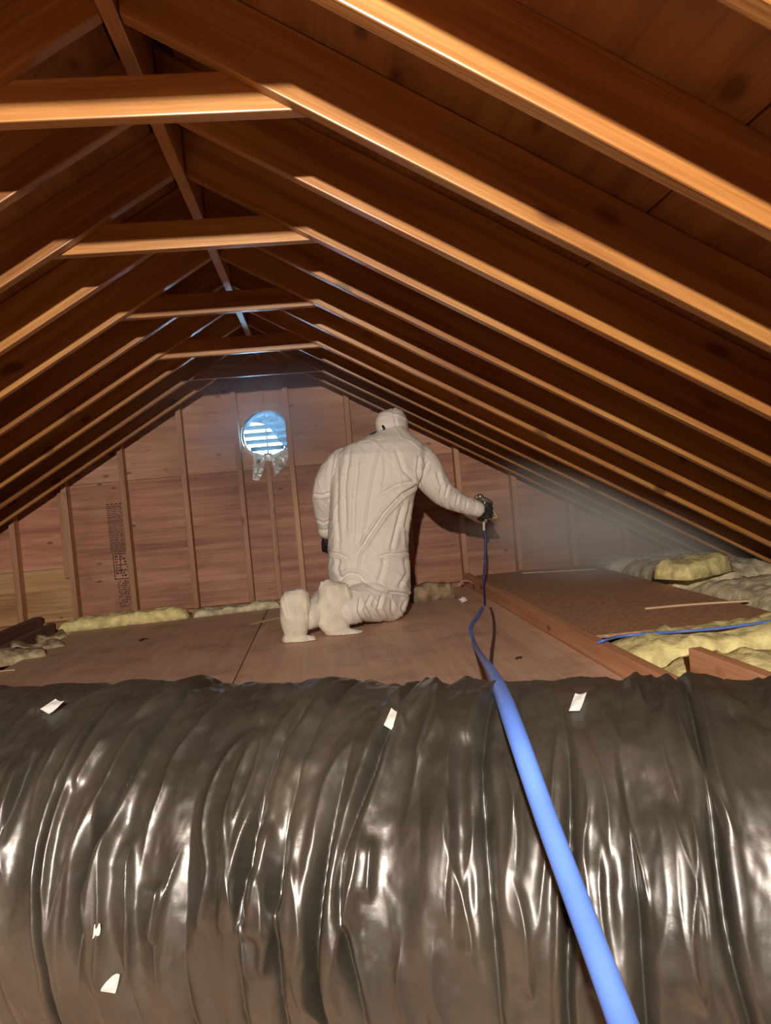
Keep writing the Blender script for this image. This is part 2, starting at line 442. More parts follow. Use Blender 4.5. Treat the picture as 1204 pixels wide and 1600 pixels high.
# sheathing sheets on the rafters
for s in (1, -1):
    yy = [YB - 0.05, -4.08, -1.64, 0.80, 3.24, YF + 0.05]
    ss = [0.0, 1.219, 2.438, 3.85]
    for r in range(3):
        off = 0.6 if r % 2 else 0.0
        ys = [YB - 0.05] + [y + off for y in yy[1:-1]] + [YF + 0.05]
        for c in range(5):
            ly = ys[c + 1] - ys[c] - 0.004; lx = ss[r + 1] - ss[r] - 0.004
            me = box_mesh('plywood_sheet', (lx, ly, 0.013), 0.0015)
            o = finish('plywood_sheet', me, M['roof_ply'], roof)
            mid = (ss[r] + ss[r + 1]) / 2; q = RD + 0.0075
            # slope frame -> ceiling frame
            x = mid * CP + q * SP; z = -mid * SP + q * CP
            o.location = (s * x, (ys[c] + ys[c + 1]) / 2, z); o.rotation_euler = (0, s * PITCH, 0)

# unseen outer layer over sheets and ridge, added to block light leaks
for s in (1, -1):
    me = box_mesh('roof_light_seal', (3.95, YF - YB + 0.16, 0.012), 0)
    o = finish('roof_light_seal', me, M['dark_board'], roof)
    mid = 1.86; q = RD + 0.0145 + 0.0068
    o.location = (s * (mid * CP + q * SP), (YF + YB) / 2, -mid * SP + q * CP); o.rotation_euler = (0, s * PITCH, 0)

# ------------------------------------------------------------------ far gable wall
wall = tag(empty('wall_back', (X0, YF, 0)), 'far gable wall of reddish plywood sheets behind vertical studs', 'wall', kind='structure')
VC = at_y(415, 680, YF)           # centre of the round vent
VR = 0.178
def gable_panel(x0, x1, z0, z1, hole=None, mat='gable_ply', thick=0.012, name='plywood_sheet', yoff=0.0):
    """sheet between x0..x1, z0..z1, clipped by the roof line; a round hole where the vent sits"""
    def top(x): return ZA + 0.16 - abs(x - X0) * TP
    pts = [(x0, z0), (x1, z0)]
    xs = sorted(set([x1, x0] + ([X0] if x0 < X0 < x1 else []) + [X0 + (ZA + 0.16 - z1) / TP * s for s in (1, -1) if x0 < X0 + (ZA + 0.16 - z1) / TP * s < x1]), reverse=True)
    for x in xs:
        z = min(z1, top(x))
        if z > z0 + 0.002: pts.append((x, z))
    bm = bmesh.new()
    a = [bm.verts.new((x, 0, z)) for x, z in pts]
    edges = [bm.edges.new((a[i], a[(i + 1) % len(a)])) for i in range(len(a))]
    if hole:
        cx, cz, r = hole
        h = [bm.verts.new((cx + r * math.cos(t * math.pi / 24), 0, cz + r * math.sin(t * math.pi / 24))) for t in range(48)]
        edges += [bm.edges.new((h[i], h[(i + 1) % 48])) for i in range(48)]
    bmesh.ops.triangle_fill(bm, use_beauty=True, use_dissolve=False, edges=edges)
    g = bmesh.ops.extrude_face_region(bm, geom=bm.faces[:])
    for e in g['geom']:
        if isinstance(e, bmesh.types.BMVert): e.co.y += thick
    me = bm_mesh('plywood_sheet', bm)
    me.transform(Matrix.Translation((-X0, yoff, 0)))
    return finish(name, me, M[mat], wall)
zs = 0.955
xl, xr = -3.9, 3.2
# lower course, upper course, and the paler piece low on the left
SX = [at_y(p, q, YF - 0.09).x for p, q in ((20, 850), (107, 850), (200, 850), (297, 850), (385, 850), (467, 850), (560, 850), (643, 850), (725, 850), (811, 850), (897, 850))]
g = 0.0015
gable_panel(xl, SX[1] - 0.03, 0.37, zs - g)
gable_panel(xl, SX[1] - 0.03, -0.15, 0.37 - 2 * g, mat='gable_ply_pale')
stamped = gable_panel(SX[1] - 0.03 + g, SX[6], -0.15, zs - g)
gable_panel(SX[6] + g, xr, -0.15, zs - g)
gable_panel(xl, SX[3], zs + g, 2.1, mat='gable_ply_upper')
gable_panel(SX[3] + g, SX[6], zs + g, 2.1, hole=(VC.x, VC.z, VR), mat='gable_ply_upper')
gable_panel(SX[6] + g, xr, zs + g, 2.1, mat='gable_ply_upper')
gable_panel(xl, xr, -0.2, 2.1, hole=(VC.x, VC.z, VR), mat='dark_board', name='gable_light_seal', yoff=0.0125)  # unseen outer panel, added to seal light out of the sheet joints
SD = 0.089
def stud(x, z0, z1, w=0.038, d=SD, y=None, lean=0.0, mat='stud', name='stud'):
    me = box_mesh(name, (w, d, z1 - z0), 0.003)
    o = finish(name, me, M[mat], wall)
    o.location = (x - X0, (y if y is not None else -d / 2 - 0.0008), (z0 + z1) / 2); o.rotation_euler = (0, lean, 0)
    return o
for i, x in enumerate(SX):
    stud(x, 0.0, under(x) + 0.10 - 0.02, lean=random.uniform(-0.006, 0.006))
xc = at_y(430, 850, YF - 0.04).x
stud(xc, 0.0, VC.z - VR - 0.02, w=0.036, d=0.04)
stud(xc - 0.01, VC.z + VR + 0.012, ZA - 0.02, w=0.036, d=0.04)
stud(SX[1] - 0.045, 0.30, under(SX[1]) - 0.02, w=0.03, d=0.05)
stud(SX[0] - 0.41, 0.0, under(SX[0] - 0.41) + 0.06)
stud(SX[-1] + 0.41, 0.0, under(SX[-1] + 0.41) + 0.06)
# sole plate and a pale ledger piece by the stamp
me = box_mesh('sole_plate', (6.0, SD, 0.05), 0.003)
o = finish('sole_plate', me, M['joist'], wall); o.location = (0, -SD / 2 - 0.001, -0.028)

# ink stamp printed down the plywood beside a stud
def ink_stamp():
    bm = bmesh.new(); rnd = random.Random(3)
    def q(x0, z0, x1, z1):
        vs = [bm.verts.new((x, -0.0012, z)) for x, z in ((x0, z0), (x1, z0), (x1, z1), (x0, z1))]; bm.faces.new(vs)
    w = 0.115
    z = 0.0
    while z < 0.33:                      # upper block: close rows of short strokes
        x = 0.0
        while x < w:
            l = rnd.uniform(0.012, 0.04)
            q(x, z, min(x + l, w), z + 0.0055); x += l + rnd.uniform(0.003, 0.007)
        z += 0.0125
    z = 0.335
    for k in range(4): q(k * 0.03, z + 0.004, k * 0.03 + 0.02, z + 0.012)
    # lower boxed block
    zb = -0.20
    for (a, b_, c, d) in ((0.012, zb, 0.018, -0.01), (0.012, zb, w, zb + 0.006), (0.06, zb + 0.05, 0.066, -0.02)):
        q(a, b_, c, d)
    z = zb + 0.02
    while z < -0.02:
        x = 0.026
        while x < w:
            l = rnd.uniform(0.008, 0.02)
            if rnd.random() < 0.75: q(x, z, min(x + l, w), z + rnd.uniform(0.006, 0.014))
            x += l + 0.006
        z += 0.02
    z = -0.40
    while z < -0.21:
        x = 0.03
        while x < w:
            l = rnd.uniform(0.006, 0.016)
            if rnd.random() < 0.8: q(x, z, min(x + l, w), z + rnd.uniform(0.005, 0.010))
            x += l + 0.005
        z += 0.015
    me = bm_mesh('grade_stamp', bm)
    o = finish('grade_stamp', me, M['ink'], stamped)
    p = at_y(190, 868, YF)
    o.location = (p.x - X0 - 0.075, 0, p.z + 0.03)
    tag(o, 'smudged black ink stamp printed down the plywood')
ink_stamp()

# ------------------------------------------------------------------ other walls
for nm, s, lab in (('wall_left', -1, 'low dark eave wall at the left foot of the roof'), ('wall_right', 1, 'low dark eave wall at the right foot of the roof')):
    me = box_mesh(nm, (0.02, YF - YB, 0.75), 0.002)
    o = finish(nm, me, M['roof_ply']); o.location = (X0 + s * 3.29, (YF + YB) / 2, -0.12)
    tag(o, lab, 'wall', kind='structure')
bm = bmesh.new()
me = prism_mesh('wall_front', [(-3.3, -0.2), (3.3, -0.2), (3.3, 0.05), (0, 1.96), (-3.3, 0.05)], -0.01, 0.01, bevel=0)
bm.free()
o = finish('wall_front', me, M['gable_ply']); o.location = (X0, YB - 0.02, 0)
tag(o, 'plywood gable wall behind the camera', 'wall', kind='structure')

# ------------------------------------------------------------------ floor
floor = tag(empty('floor', (0, 2, 0)), 'worn brown plywood attic floor laid over joists', 'floor', kind='structure')
HX0, HX1, HY0, HY1 = -0.39, 0.60, -0.70, 0.42        # unseen access hatch under the photographer, added to darken the duct's reflection
def slab(name, x0, x1, y0, y1, z0, z1, mat, bevel=0.0):
    me = box_mesh(name, (x1 - x0, y1 - y0, z1 - z0), bevel)
    o = finish(name, me, M[mat], floor); o.location = ((x0 + x1) / 2, (y0 + y1) / 2 - 2, (z0 + z1) / 2); return o
LX, RX = X0 - 3.28, X0 + 3.28
for (x0, x1, y0, y1) in ((LX, RX, HY1, YF), (LX, RX, YB, HY0), (LX, HX0, HY0, HY1), (HX1, RX, HY0, HY1)):
    slab('ceiling_board', x0, x1, y0, y1, -0.18, -0.162, 'drywall')
for (x0, x1, y0, y1) in ((HX0 - 0.02, HX0, HY0, HY1), (HX1, HX1 + 0.02, HY0, HY1), (HX0, HX1, HY0 - 0.02, HY0), (HX0, HX1, HY1, HY1 + 0.02)):
    slab('added_hatch_lining', x0, x1, y0, y1, -1.6, -0.001, 'dark_board')
slab('added_hatch_floor', HX0, HX1, HY0, HY1, -1.62, -1.6, 'dark_board')
for x in (-2.85, -2.45, -1.66, -1.22, -0.81, -0.41, 0.0, 0.41, 0.80):
    for y0, y1 in (((YB + 0.01, HY0 - 0.03), (HY1 + 0.03, 5.42)) if HX0 - 0.03 < x < HX1 + 0.03 else ((YB + 0.01, 5.42),)):
        slab('joist', x - 0.019, x + 0.019, y0, y1, -0.160, -0.0222, 'joist', 0.003)
for x in (1.42, 1.80, 2.20):
    me = box_mesh('joist', (0.038, 2.5, 0.20), 0.003)
    o = finish('joist', me, M['joist'], floor); o.location = (x, 4.16 - 2, -0.0525)
# the taller boards that stand above the deck
me = box_mesh('joist', (0.045, 6.1, 0.22), 0.005); o = finish('joist', me, M['joist'], floor); o.location = (1.0, 2.30 - 2, -0.035)
pa, pb = at_z(0, 1003, 0.05), at_z(88, 968, 0.05)
me = box_mesh('joist', (0.06, 1.5, 0.20), 0.004); o = finish('joist', me, M['dark_board'], floor); o.location = (-2.03, 4.66 - 2, -0.045)
me = box_mesh('joist', (0.04, 1.6, 0.15), 0.004); o = finish('joist', me, M['dark_board'], floor); o.location = (-1.93, 4.58 - 2, -0.068)
for (x0, x1) in ((-1.63, -0.412), (-0.412, 0.806), (0.806, 0.974)):
    for (y0, y1) in ((YB + 0.1, -2.6), (-2.6, -0.12), (-0.12, 2.32), (2.32, 5.20)):
        if y0 == -0.12: y0 = HY1 + 0.002 if x0 == -0.412 else y0
        if y1 == -0.12: y1 = HY0 - 0.002 if x0 == -0.412 else y1
        slab('plywood_sheet', x0 + 0.0025, x1 - 0.0025, y0 + 0.0025, y1 - 0.0025, -0.020, -0.001, 'floor_ply', 0.002)
        if x0 == -0.412 and y1 == 2.32:
            slab('plywood_sheet', HX1 + 0.022, x1 - 0.0025, HY0, HY1, -0.020, -0.001, 'floor_ply', 0.002)

# ------------------------------------------------------------------ flexible duct
def build_duct():
    ang = math.radians(-20.5)
    ax = Vector((math.cos(ang), math.sin(ang), 0)); nn = Vector((-ax.y, ax.x, 0))     # nn points away from the camera
    C0 = Vector((0.085, 0.935, 0.0)); Rr = 0.231
    s0, s1 = -2.05, 1.60
    ns = 1500
    s = np.concatenate([np.linspace(s0, -0.85, 220)[:-1], np.linspace(-0.85, 0.85, 1200), np.linspace(0.85, s1, 160)[1:]])
    # angle measured from the top, positive towards the camera
    th = np.concatenate([np.linspace(math.radians(-60), math.radians(150), 240), np.linspace(math.radians(150), math.radians(300), 40)[1:-1]])
    S, T = np.meshgrid(s, th, indexing='ij')
    h = np.zeros_like(S)
    # wandering of all the gathers around the girth
    W = S + 0.030 * fbm(S * 3.5, T * 1.3, 5, 2) + 0.014 * fbm(S * 14, T * 2.6, 9, 2)
    h += 0.006 * fbm(W * 9, T * 0.7, 31, 2)
    h += 0.0095 * fbm(W * 26, T * 0.9, 47, 2)
    r1 = 1 - np.abs(vnoise(W * 30, T * 1.1, 71)) * 2
    h += 0.006 * r1 ** 3 * smooth01(vnoise(S * 6, T * 2.5, 73) * 2 + 0.6)
    rnd = np.random.RandomState(4)
    # long creases around the girth
    c = s0
    while c < s1:
        c += rnd.uniform(0.034, 0.082)
        tt = th
        wander = c + 0.022 * fbm(tt * 0.9 + c * 13, tt * 0 + c * 7, 3, 2) * 1.6 + 0.010 * rnd.uniform(-1, 1) * (tt - 1)
        depth = smooth01(fbm(tt * 1.0 + c * 31, tt * 0 + 3.7 * c, 11, 2) * 1.7 + 0.62) * rnd.uniform(0.5, 1.0)
        wd = rnd.uniform(0.003, 0.0065)
        d = np.abs(S - wander[None, :])
        m = d < 0.07
        prof = np.exp(-(d / wd)) * 0.020 - np.exp(-((d - 2.6 * wd) / (1.4 * wd)) ** 2) * 0.006
        h -= np.where(m, prof * depth[None, :] * (1 + 0.7 * smooth01((T - 0.7) / 0.5)), 0)
    # pinched, overlapping pleats of loose film on the shoulder of the duct
    for k in range(260):
        c = rnd.uniform(s0, s1); tm = rnd.uniform(-0.1, 1.45); tl = rnd.uniform(0.12, 0.5)
        slope = rnd.uniform(-0.03, 0.05)
        cen = c + slope * (T - tm) + 0.006 * np.sin((T - tm) * rnd.uniform(4, 9) + rnd.uniform(0, 6))
        win = smooth01((tl - np.abs(T - tm)) / (0.45 * tl))
        d = S - cen
        wd = rnd.uniform(0.0025, 0.006); amp = rnd.uniform(0.005, 0.014)
        # steep on one side, falling softly on the other
        prof = np.where(d > 0, np.exp(-d / wd), np.exp(d / (wd * rnd.uniform(2.5, 5))))
        h += np.where(np.abs(d) < 0.08, amp * prof * win, 0)
    # little dimples where folds end
    for k in range(90):
        c = rnd.uniform(s0, s1); tm = rnd.uniform(0.1, 1.7)
        dd = ((S - c) / rnd.uniform(0.006, 0.014)) ** 2 + ((T - tm) / rnd.uniform(0.03, 0.10)) ** 2
        h += rnd.choice([-1, 1]) * rnd.uniform(0.003, 0.007) * np.exp(-dd)
    h += 0.0030 * fbm(S * 70, T * 9, 91, 2) * smooth01((1.1 - T) / 0.9) + 0.0012 * fbm(S * 90, T * 16, 93, 2)
    h += 0.006 * fbm(S * 1.6, T * 0.8, 63, 2)
    h = np.where(h > 0.010, 0.010 + (h - 0.010) * 0.45, h)
    R = Rr + h
    # a soft tube lying on boards: slightly squashed, flat underneath
    zc = Rr - 0.008
    Z = zc + np.cos(T) * R * 0.99
    D = np.sin(T) * R * 1.02
    Z = np.maximum(Z, 0.002 + 0.002 * np.abs(np.sin(S * 40)))
    sag = 0.006 * np.sin(S * 2.2 + 0.5)
    P = np.empty(S.shape + (3,))
    P[..., 0] = C0.x + ax.x * S - nn.x * (D + sag)
    P[..., 1] = C0.y + ax.y * S - nn.y * (D + sag)
    P[..., 2] = Z
    root = empty('flexible_duct', (C0.x, C0.y, 0))
    tag(root, 'fat flexible duct in wrinkled black plastic lying across the foreground', 'duct')
    me = grid_mesh('jacket', P, close_v=True)
    me.transform(Matrix.Translation((-C0.x, -C0.y, 0)))
    bm = bmesh.new(); bm.from_mesh(me); bmesh.ops.holes_fill(bm, edges=[e for e in bm.edges if e.is_boundary], sides=0)
    bmesh.ops.recalc_face_normals(bm, faces=bm.faces); bm.to_mesh(me); bm.free()
    finish('jacket', me, M['duct'], root, smooth=True)
    # small white tape tabs stuck on the film; the lowest is a painted glint
    def surf(px, py):
        d = ray(px, py).normalized(); p0 = CAM - Vector((C0.x, C0.y, zc))
        a = d - ax * d.dot(ax); b = p0 - ax * p0.dot(ax)
        A = a.dot(a); B = 2 * a.dot(b); Cc = b.dot(b) - (Rr + 0.004) ** 2
        t = (-B - math.sqrt(max(B * B - 4 * A * Cc, 0))) / (2 * A)
        return CAM + d * t
    for (quad) in (((64, 1113), (88, 1097), (102, 1101), (78, 1121)), ((600, 1138), (612, 1111), (625, 1118), (612, 1146)),
                   ((889, 1119), (899, 1091), (917, 1090), (906, 1119)), ((152, 1548), (176, 1524), (188, 1522), (180, 1552)), ((152, 1462), (155, 1440), (165, 1438), (163, 1456))):
        pts = [surf(*q) for q in quad]
        # lift the tab onto the real, wrinkled surface
        bmt = bmesh.new(); n = 5; rows = []
        cen = sum(pts, Vector()) / 4
        nrm = (pts[1] - pts[0]).cross(pts[3] - pts[0]).normalized()
        if nrm.dot(CAM - cen) < 0: nrm.negate()
        lo = 0.0
        for a in (cen, *pts):
            ss_ = (a - C0).dot(ax); dd_ = -(a - C0).dot(nn); tt_ = math.atan2(dd_, a.z - zc)
            i = int(np.argmin(np.abs(s - ss_))); j = int(np.argmin(np.abs(th[:240] - tt_)))
            lo += (R[i, j] - Rr) / 5
        for i in range(n):
            row = []
            for j in range(n):
                a = pts[0].lerp(pts[1], i / (n - 1)); b = pts[3].lerp(pts[2], i / (n - 1)); p = a.lerp(b, j / (n - 1))
                p = p + nrm * (lo + 0.0025 + 0.002 * math.sin(i * 1.1) * math.sin(j * 0.9))
                row.append(bmt.verts.new(p - Vector((C0.x, C0.y, 0))))
            rows.append(row)
        for i in range(n - 1):
            for j in range(n - 1):
                bmt.faces.new((rows[i][j], rows[i + 1][j], rows[i + 1][j + 1], rows[i][j + 1]))
        g_ = bmesh.ops.solidify(bmt, geom=bmt.faces[:], thickness=0.0012)
        finish('tape_tab_and_glint', bm_mesh('tape_tab_and_glint', bmt), M['white_tag_and_glint'], root)
    return root
build_duct()

# ------------------------------------------------------------------ round louvred vent
def build_vent():
    root = empty('gable_vent', VC)
    tag(root, 'round louvred vent with bright blue daylight between its slats', 'vent')
    # ring
    rings = []; nseg = 64
    prof = [(VR - 0.003, 0.0), (VR - 0.003, 0.075), (VR - 0.014, 0.075), (VR - 0.014, 0.0)]
    P = np.array([[[r * math.cos(t), y + 0.002, r * math.sin(t)] for (r, y) in prof] for t in np.linspace(0, 2 * math.pi, nseg, endpoint=False)])
    finish('frame', grid_mesh('frame', P, True, True), M['louvre'], root, smooth=False)
    for k in range(-3, 4):
        z = k * 0.0525 + 0.012
        if abs(z) > VR - 0.03: continue
        w = 2 * math.sqrt((VR - 0.016) ** 2 - (abs(z) + 0.014) ** 2) if abs(z) + 0.014 < VR - 0.016 else 0.08
        me = box_mesh('slat', (w, 0.052, 0.003), 0.0008)
        o = finish('slat', me, M['louvre'], root); o.location = (0, 0.045, z); o.rotation_euler = (math.radians(-33), 0, 0)
    me = box_mesh('mullion', (0.010, 0.008, 2 * VR - 0.04), 0.001)
    o = finish('mullion', me, M['louvre'], root); o.location = (0.0, 0.080, 0)
    # torn clear plastic taped over it from inside
    film = empty('plastic_sheet', VC + Vector((0, -0.01, 0)))
    tag(film, 'torn clear plastic film hanging over the round vent in two ragged legs', 'plastic sheet')
    def w2(px, py):
        p = at_y(px, py, YF - 0.012); return (p.x - VC.x, p.z - VC.z)
    def sheet(name, pts, seed, amp, yoff, mat='film'):
        poly = np.array([w2(*p) for p in pts])
        mn, mx = poly.min(0) - 0.004, poly.max(0) + 0.004
        st = 0.0035
        xs = np.arange(mn[0], mx[0], st); zz = np.arange(mn[1], mx[1], st)
        XX, ZZ = np.meshgrid(xs, zz, indexing='ij')
        def inside(x, z):
            r = np.zeros(x.shape, bool); n = len(poly)
            for i in range(n):
                x1, z1 = poly[i]; x2, z2 = poly[(i + 1) % n]
                c = ((z1 > z) != (z2 > z)) & (x < (x2 - x1) * (z - z1) / (z2 - z1 + 1e-12) + x1); r ^= c
            return r
        ins = inside(XX, ZZ)
        Y = yoff - amp * (np.abs(fbm(XX * 28, ZZ * 28, seed, 2)) * 1.2 + 0.6 * fbm(XX * 9, ZZ * 9, seed + 5, 2))
        bm = bmesh.new(); vid = {}
        def gv(i, j):
            if (i, j) not in vid: vid[(i, j)] = bm.verts.new((XX[i, j], Y[i, j], ZZ[i, j]))
            return vid[(i, j)]
        for i in range(len(xs) - 1):
            for j in range(len(zz) - 1):
                if ins[i, j] and ins[i + 1, j] and ins[i, j + 1] and ins[i + 1, j + 1]:
                    bm.faces.new((gv(i, j), gv(i + 1, j), gv(i + 1, j + 1), gv(i, j + 1)))
        me = bpy.data.meshes.new(name); bm.to_mesh(me); bm.free()
        return finish(name, me, M[mat], film, smooth=True)
    sheet('upper_film', [(393, 653), (402, 645), (418, 640), (434, 643), (446, 652), (451, 664), (452, 690), (453, 703), (444, 699), (436, 690), (426, 676), (418, 667), (406, 662), (395, 660), (386, 672), (379, 676), (381, 664)], 3, 0.02, -0.004)
    low = sheet('lower_film', [(381, 688), (386, 700), (396, 706), (412, 710), (428, 709), (444, 701), (453, 703), (450, 716), (446, 727), (438, 736), (429, 745), (427, 732), (424, 721), (416, 720), (413, 728), (411, 740), (405, 752), (394, 750), (395, 735), (396, 715), (386, 706), (381, 700)], 8, 0.008, -0.006, 'film_lamplit')
    for ch, px, py, rot, sz in (('R', 404, 722, -0.7, 0.045), ('E', 440, 727, 1.75, 0.045)):
        cu = bpy.data.curves.new('letter', 'FONT'); cu.body = ch; cu.size = sz; cu.align_x = 'CENTER'; cu.align_y = 'CENTER'; cu.offset = 0.0015
        t = bpy.data.objects.new('letter', cu); COL.objects.link(t)
        dg = bpy.context.evaluated_depsgraph_get(); me = bpy.data.meshes.new_from_object(t.evaluated_get(dg))
        bpy.data.objects.remove(t, do_unlink=True)
        me.transform(Matrix.Rotation(math.pi / 2, 4, 'X') @ Matrix.Rotation(rot, 4, 'Z'))
        q = w2(px, py)
        o = finish('printed_letter', me, M['black'], low); o.location = (q[0], -0.022, q[1])
build_vent()

# ------------------------------------------------------------------ person
YP = 4.15
def P(px, py, Y=YP): return at_y(px, py, Y)
PPM = YP / FPX     # metres per photo pixel at the person
def build_person():
    root = empty('person', at_z(575, 975, 0))
    tag(root, 'person in white hooded coverall kneeling with back turned, holding out a spray gun', 'person')
    RL = root.location.copy()
    bm = bmesh.new()
    # torso: rings measured on the suit's outline; (y, left, right, depth half, Y)
    rows = [(668, 594, 628, 0.065, 4.25), (677, 581, 638, 0.09, 4.235), (685, 560, 647, 0.115, 4.22), (694, 540, 659, 0.135, 4.205), (710, 527, 666, 0.150, 4.185),
            (740, 520, 664, 0.158, 4.17), (765, 517, 651, 0.165, 4.16), (800, 514, 642, 0.172, 4.15), (835, 512, 638, 0.178, 4.145), (860, 513, 638, 0.180, 4.14),
            (885, 512, 640, 0.188, 4.135), (905, 516, 641, 0.185, 4.13), (922, 526, 641, 0.17, 4.14), (938, 545, 639, 0.13, 4.16)]
    rings = []
    for y, l, r, d, Y in rows:
        a = P(l, y + 3, Y); b = P(r, y - 3, Y)
        rings.append(((a + b) / 2, (b - a) / 2, Vector((0.10 * d, d, 0))))
    ring_loft_bm(bm, rings, 44, 2.5)
    # right arm, reaching out
    arm = [(640, 712, 4.20, 0.095), (660, 728, 4.21, 0.098), (676, 752, 4.22, 0.088), (692, 771, 4.24, 0.073), (712, 783, 4.27, 0.060), (733, 792, 4.30, 0.050), (747, 796, 4.32, 0.044)]
    tube_bm(bm, [P(a, b, c) for a, b, c, d in arm], [d for *_, d in arm], sides=20, n=4)
    # left arm, hanging, hand in front of the thigh
    arm2 = [(548, 714, 4.20, 0.070), (530, 725, 4.19, 0.072), (513, 748, 4.18, 0.070), (504, 772, 4.20, 0.060), (504, 798, 4.25, 0.052), (508, 822, 4.30, 0.045), (509, 833, 4.32, 0.040)]
    tube_bm(bm, [P(a, b, c) for a, b, c, d in arm2], [d for *_, d in arm2], sides=20, n=4)
    # right leg: thigh down to the knee, shin back along the floor to the raised heel
    kr = at_z(612, 972, 0.0)
    Kr = Vector((kr.x, kr.y + 0.04, 0.095))
    hipR = P(605, 900, 4.16)
    tube_bm(bm, [hipR, hipR.lerp(Kr, 0.6) + Vector((0.02, 0.02, 0.02)), Kr], [0.13, 0.11, 0.098], sides=20, n=4)
    aR = P(540, 945, 3.86); aR.z = 0.12
    tube_bm(bm, [Kr, Kr.lerp(aR, 0.35) + Vector((0, 0, 0.022)), Kr.lerp(aR, 0.7) + Vector((0, 0, 0.025)), aR], [0.096, 0.106, 0.100, 0.084], sides=20, n=4)
    # left leg
    Kl = Vector((Kr.x - 0.20, Kr.y + 0.16, 0.085))
    hipL = P(550, 900, 4.2)
    tube_bm(bm, [hipL, hipL.lerp(Kl, 0.6) + Vector((0, 0.03, 0.04)), Kl], [0.125, 0.10, 0.085], sides=20, n=4)
    aL = P(480, 958, 3.82); aL.z = 0.11
    tube_bm(bm, [Kl, Kl.lerp(aL, 0.3) + Vector((0, 0, 0.04)), Kl.lerp(aL, 0.62) + Vector((0, 0, 0.03)), aL], [0.085, 0.105, 0.092, 0.068], sides=20, n=4)
    # calf fabric bunched under the seat on the left
    tube_bm(bm, [P(538, 925, 4.02), P(556, 915, 4.0), P(572, 922, 4.0)], [0.05, 0.055, 0.045], sides=14, n=3)
    me = remesh('coverall', bm, 0.0055, 5)
    co = get_co(me); no = get_no(me)
    # folds of the loose fabric
    q = (co - np.array(CAM)) @ np.array(ROT)          # camera frame, only to read the photo's fold lines
    px = 602 + FPX * q[:, 0] / -q[:, 2]; py = 800 - FPX * q[:, 1] / -q[:, 2]
    back = smooth01((-no[:, 1] + 0.15) / 0.5)
    disp = np.zeros(len(co))
    def fold(pts, width, amp, ridge=0.5):
        best = np.full(len(co), 1e9); side = np.zeros(len(co)); tpar = np.zeros(len(co))
        n = len(pts) - 1
        for i in range(n):
            ax_, ay = pts[i]; bx, by = pts[i + 1]
            dx, dy = bx - ax_, by - ay; L2 = dx * dx + dy * dy
            t = np.clip(((px - ax_) * dx + (py - ay) * dy) / L2, 0, 1)
            ex, ey = px - (ax_ + t * dx), py - (ay + t * dy); d = np.hypot(ex, ey)
            sd = (dx * ey - dy * ex) / math.sqrt(L2)
            mk = d < best
            best = np.where(mk, d, best); side = np.where(mk, sd, side); tpar = np.where(mk, (i + t) / n, tpar)
        taper = np.minimum(1, np.minimum(tpar, 1 - tpar) * 6 + 0.15)
        return taper * (-amp * np.exp(-(best / width) ** 2) + ridge * amp * np.exp(-((best - 2.2 * width) / (1.5 * width)) ** 2))
    F = [([(653, 757), (628, 772), (600, 802), (576, 838), (558, 866)], 3.2, 0.022, 0.8), ([(648, 752), (620, 758), (590, 775)], 4, 0.010, 0.6),
         ([(596, 690), (584, 730), (574, 780), (566, 850), (557, 900)], 3, -0.008, 0.4), ([(514, 863), (530, 866), (548, 876)], 3, 0.014, 0.8), ([(640, 862), (622, 866), (606, 866), (585, 872)], 3, 0.013, 0.8),
         ([(547, 700), (538, 760), (540, 830)], 4, 0.009, 0.7), ([(560, 712), (553, 780), (551, 850)], 4, 0.008, 0.7), ([(528, 720), (526, 800), (530, 860)], 4, 0.008, 0.6), ([(600, 700), (603, 740), (596, 770)], 4, 0.006, 0.6),
         ([(618, 700), (630, 735), (648, 752)], 4, 0.009, 0.7), ([(641, 780), (634, 820), (637, 858)], 3.5, 0.012, 0.7), ([(628, 790), (618, 830), (610, 862)], 4, 0.010, 0.7), ([(655, 712), (652, 735), (654, 757)], 3, 0.012, 0.8),
         ([(528, 908), (545, 896), (560, 898), (574, 914)], 3.5, 0.013, 0.9), ([(574, 914), (600, 924), (628, 928), (642, 932)], 3.5, 0.018, 0.6), ([(600, 870), (598, 890), (590, 912)], 5, 0.008, 0.5), ([(632, 872), (636, 895), (622, 920)], 4, 0.010, 0.6),
         ([(530, 872), (526, 890), (534, 905)], 4, 0.008, 0.6), ([(668, 722), (660, 742), (655, 760)], 3, 0.010, 0.8), ([(682, 735), (690, 762), (686, 793)], 3.5, 0.010, 0.8), ([(700, 757), (694, 778), (706, 800)], 3, 0.008, 0.8), ([(716, 772), (712, 790), (720, 803)], 2.5, 0.006, 0.8),
         ([(730, 781), (728, 795), (734, 806)], 2.2, 0.005, 0.8), ([(489, 772), (502, 774), (516, 770)], 2.8, 0.010, 0.8), ([(522, 708), (516, 735), (512, 770)], 3, 0.008, 0.6), ([(493, 812), (505, 818), (516, 812)], 2.2, 0.006, 0.8), ([(496, 826), (508, 829), (518, 824)], 2, 0.004, 0.8),
         ([(580, 930), (572, 945), (584, 965)], 3, 0.012, 0.8), ([(596, 930), (590, 950), (600, 972)], 3.5, 0.010, 0.8), ([(612, 936), (612, 955), (620, 968)], 3.5, 0.006, 0.8), ([(562, 935), (560, 955), (570, 975)], 3, 0.010, 0.8), ([(634, 935), (628, 950), (632, 962)], 3, 0.006, 0.8)]
    for pts, w_, a_, r_ in F:
        disp += fold(pts, w_ * 0.62, a_, r_ * 0.7) * back
    disp += 0.005 * fbm(co[:, 0] * 12 + co[:, 1] * 5, co[:, 2] * 4 + co[:, 1] * 4, 21, 2)
    rg = 1 - np.abs(fbm(co[:, 0] * 11 + co[:, 2] * 6, co[:, 2] * 7 - co[:, 0] * 4 + co[:, 1] * 8, 33, 2)) * 2.2
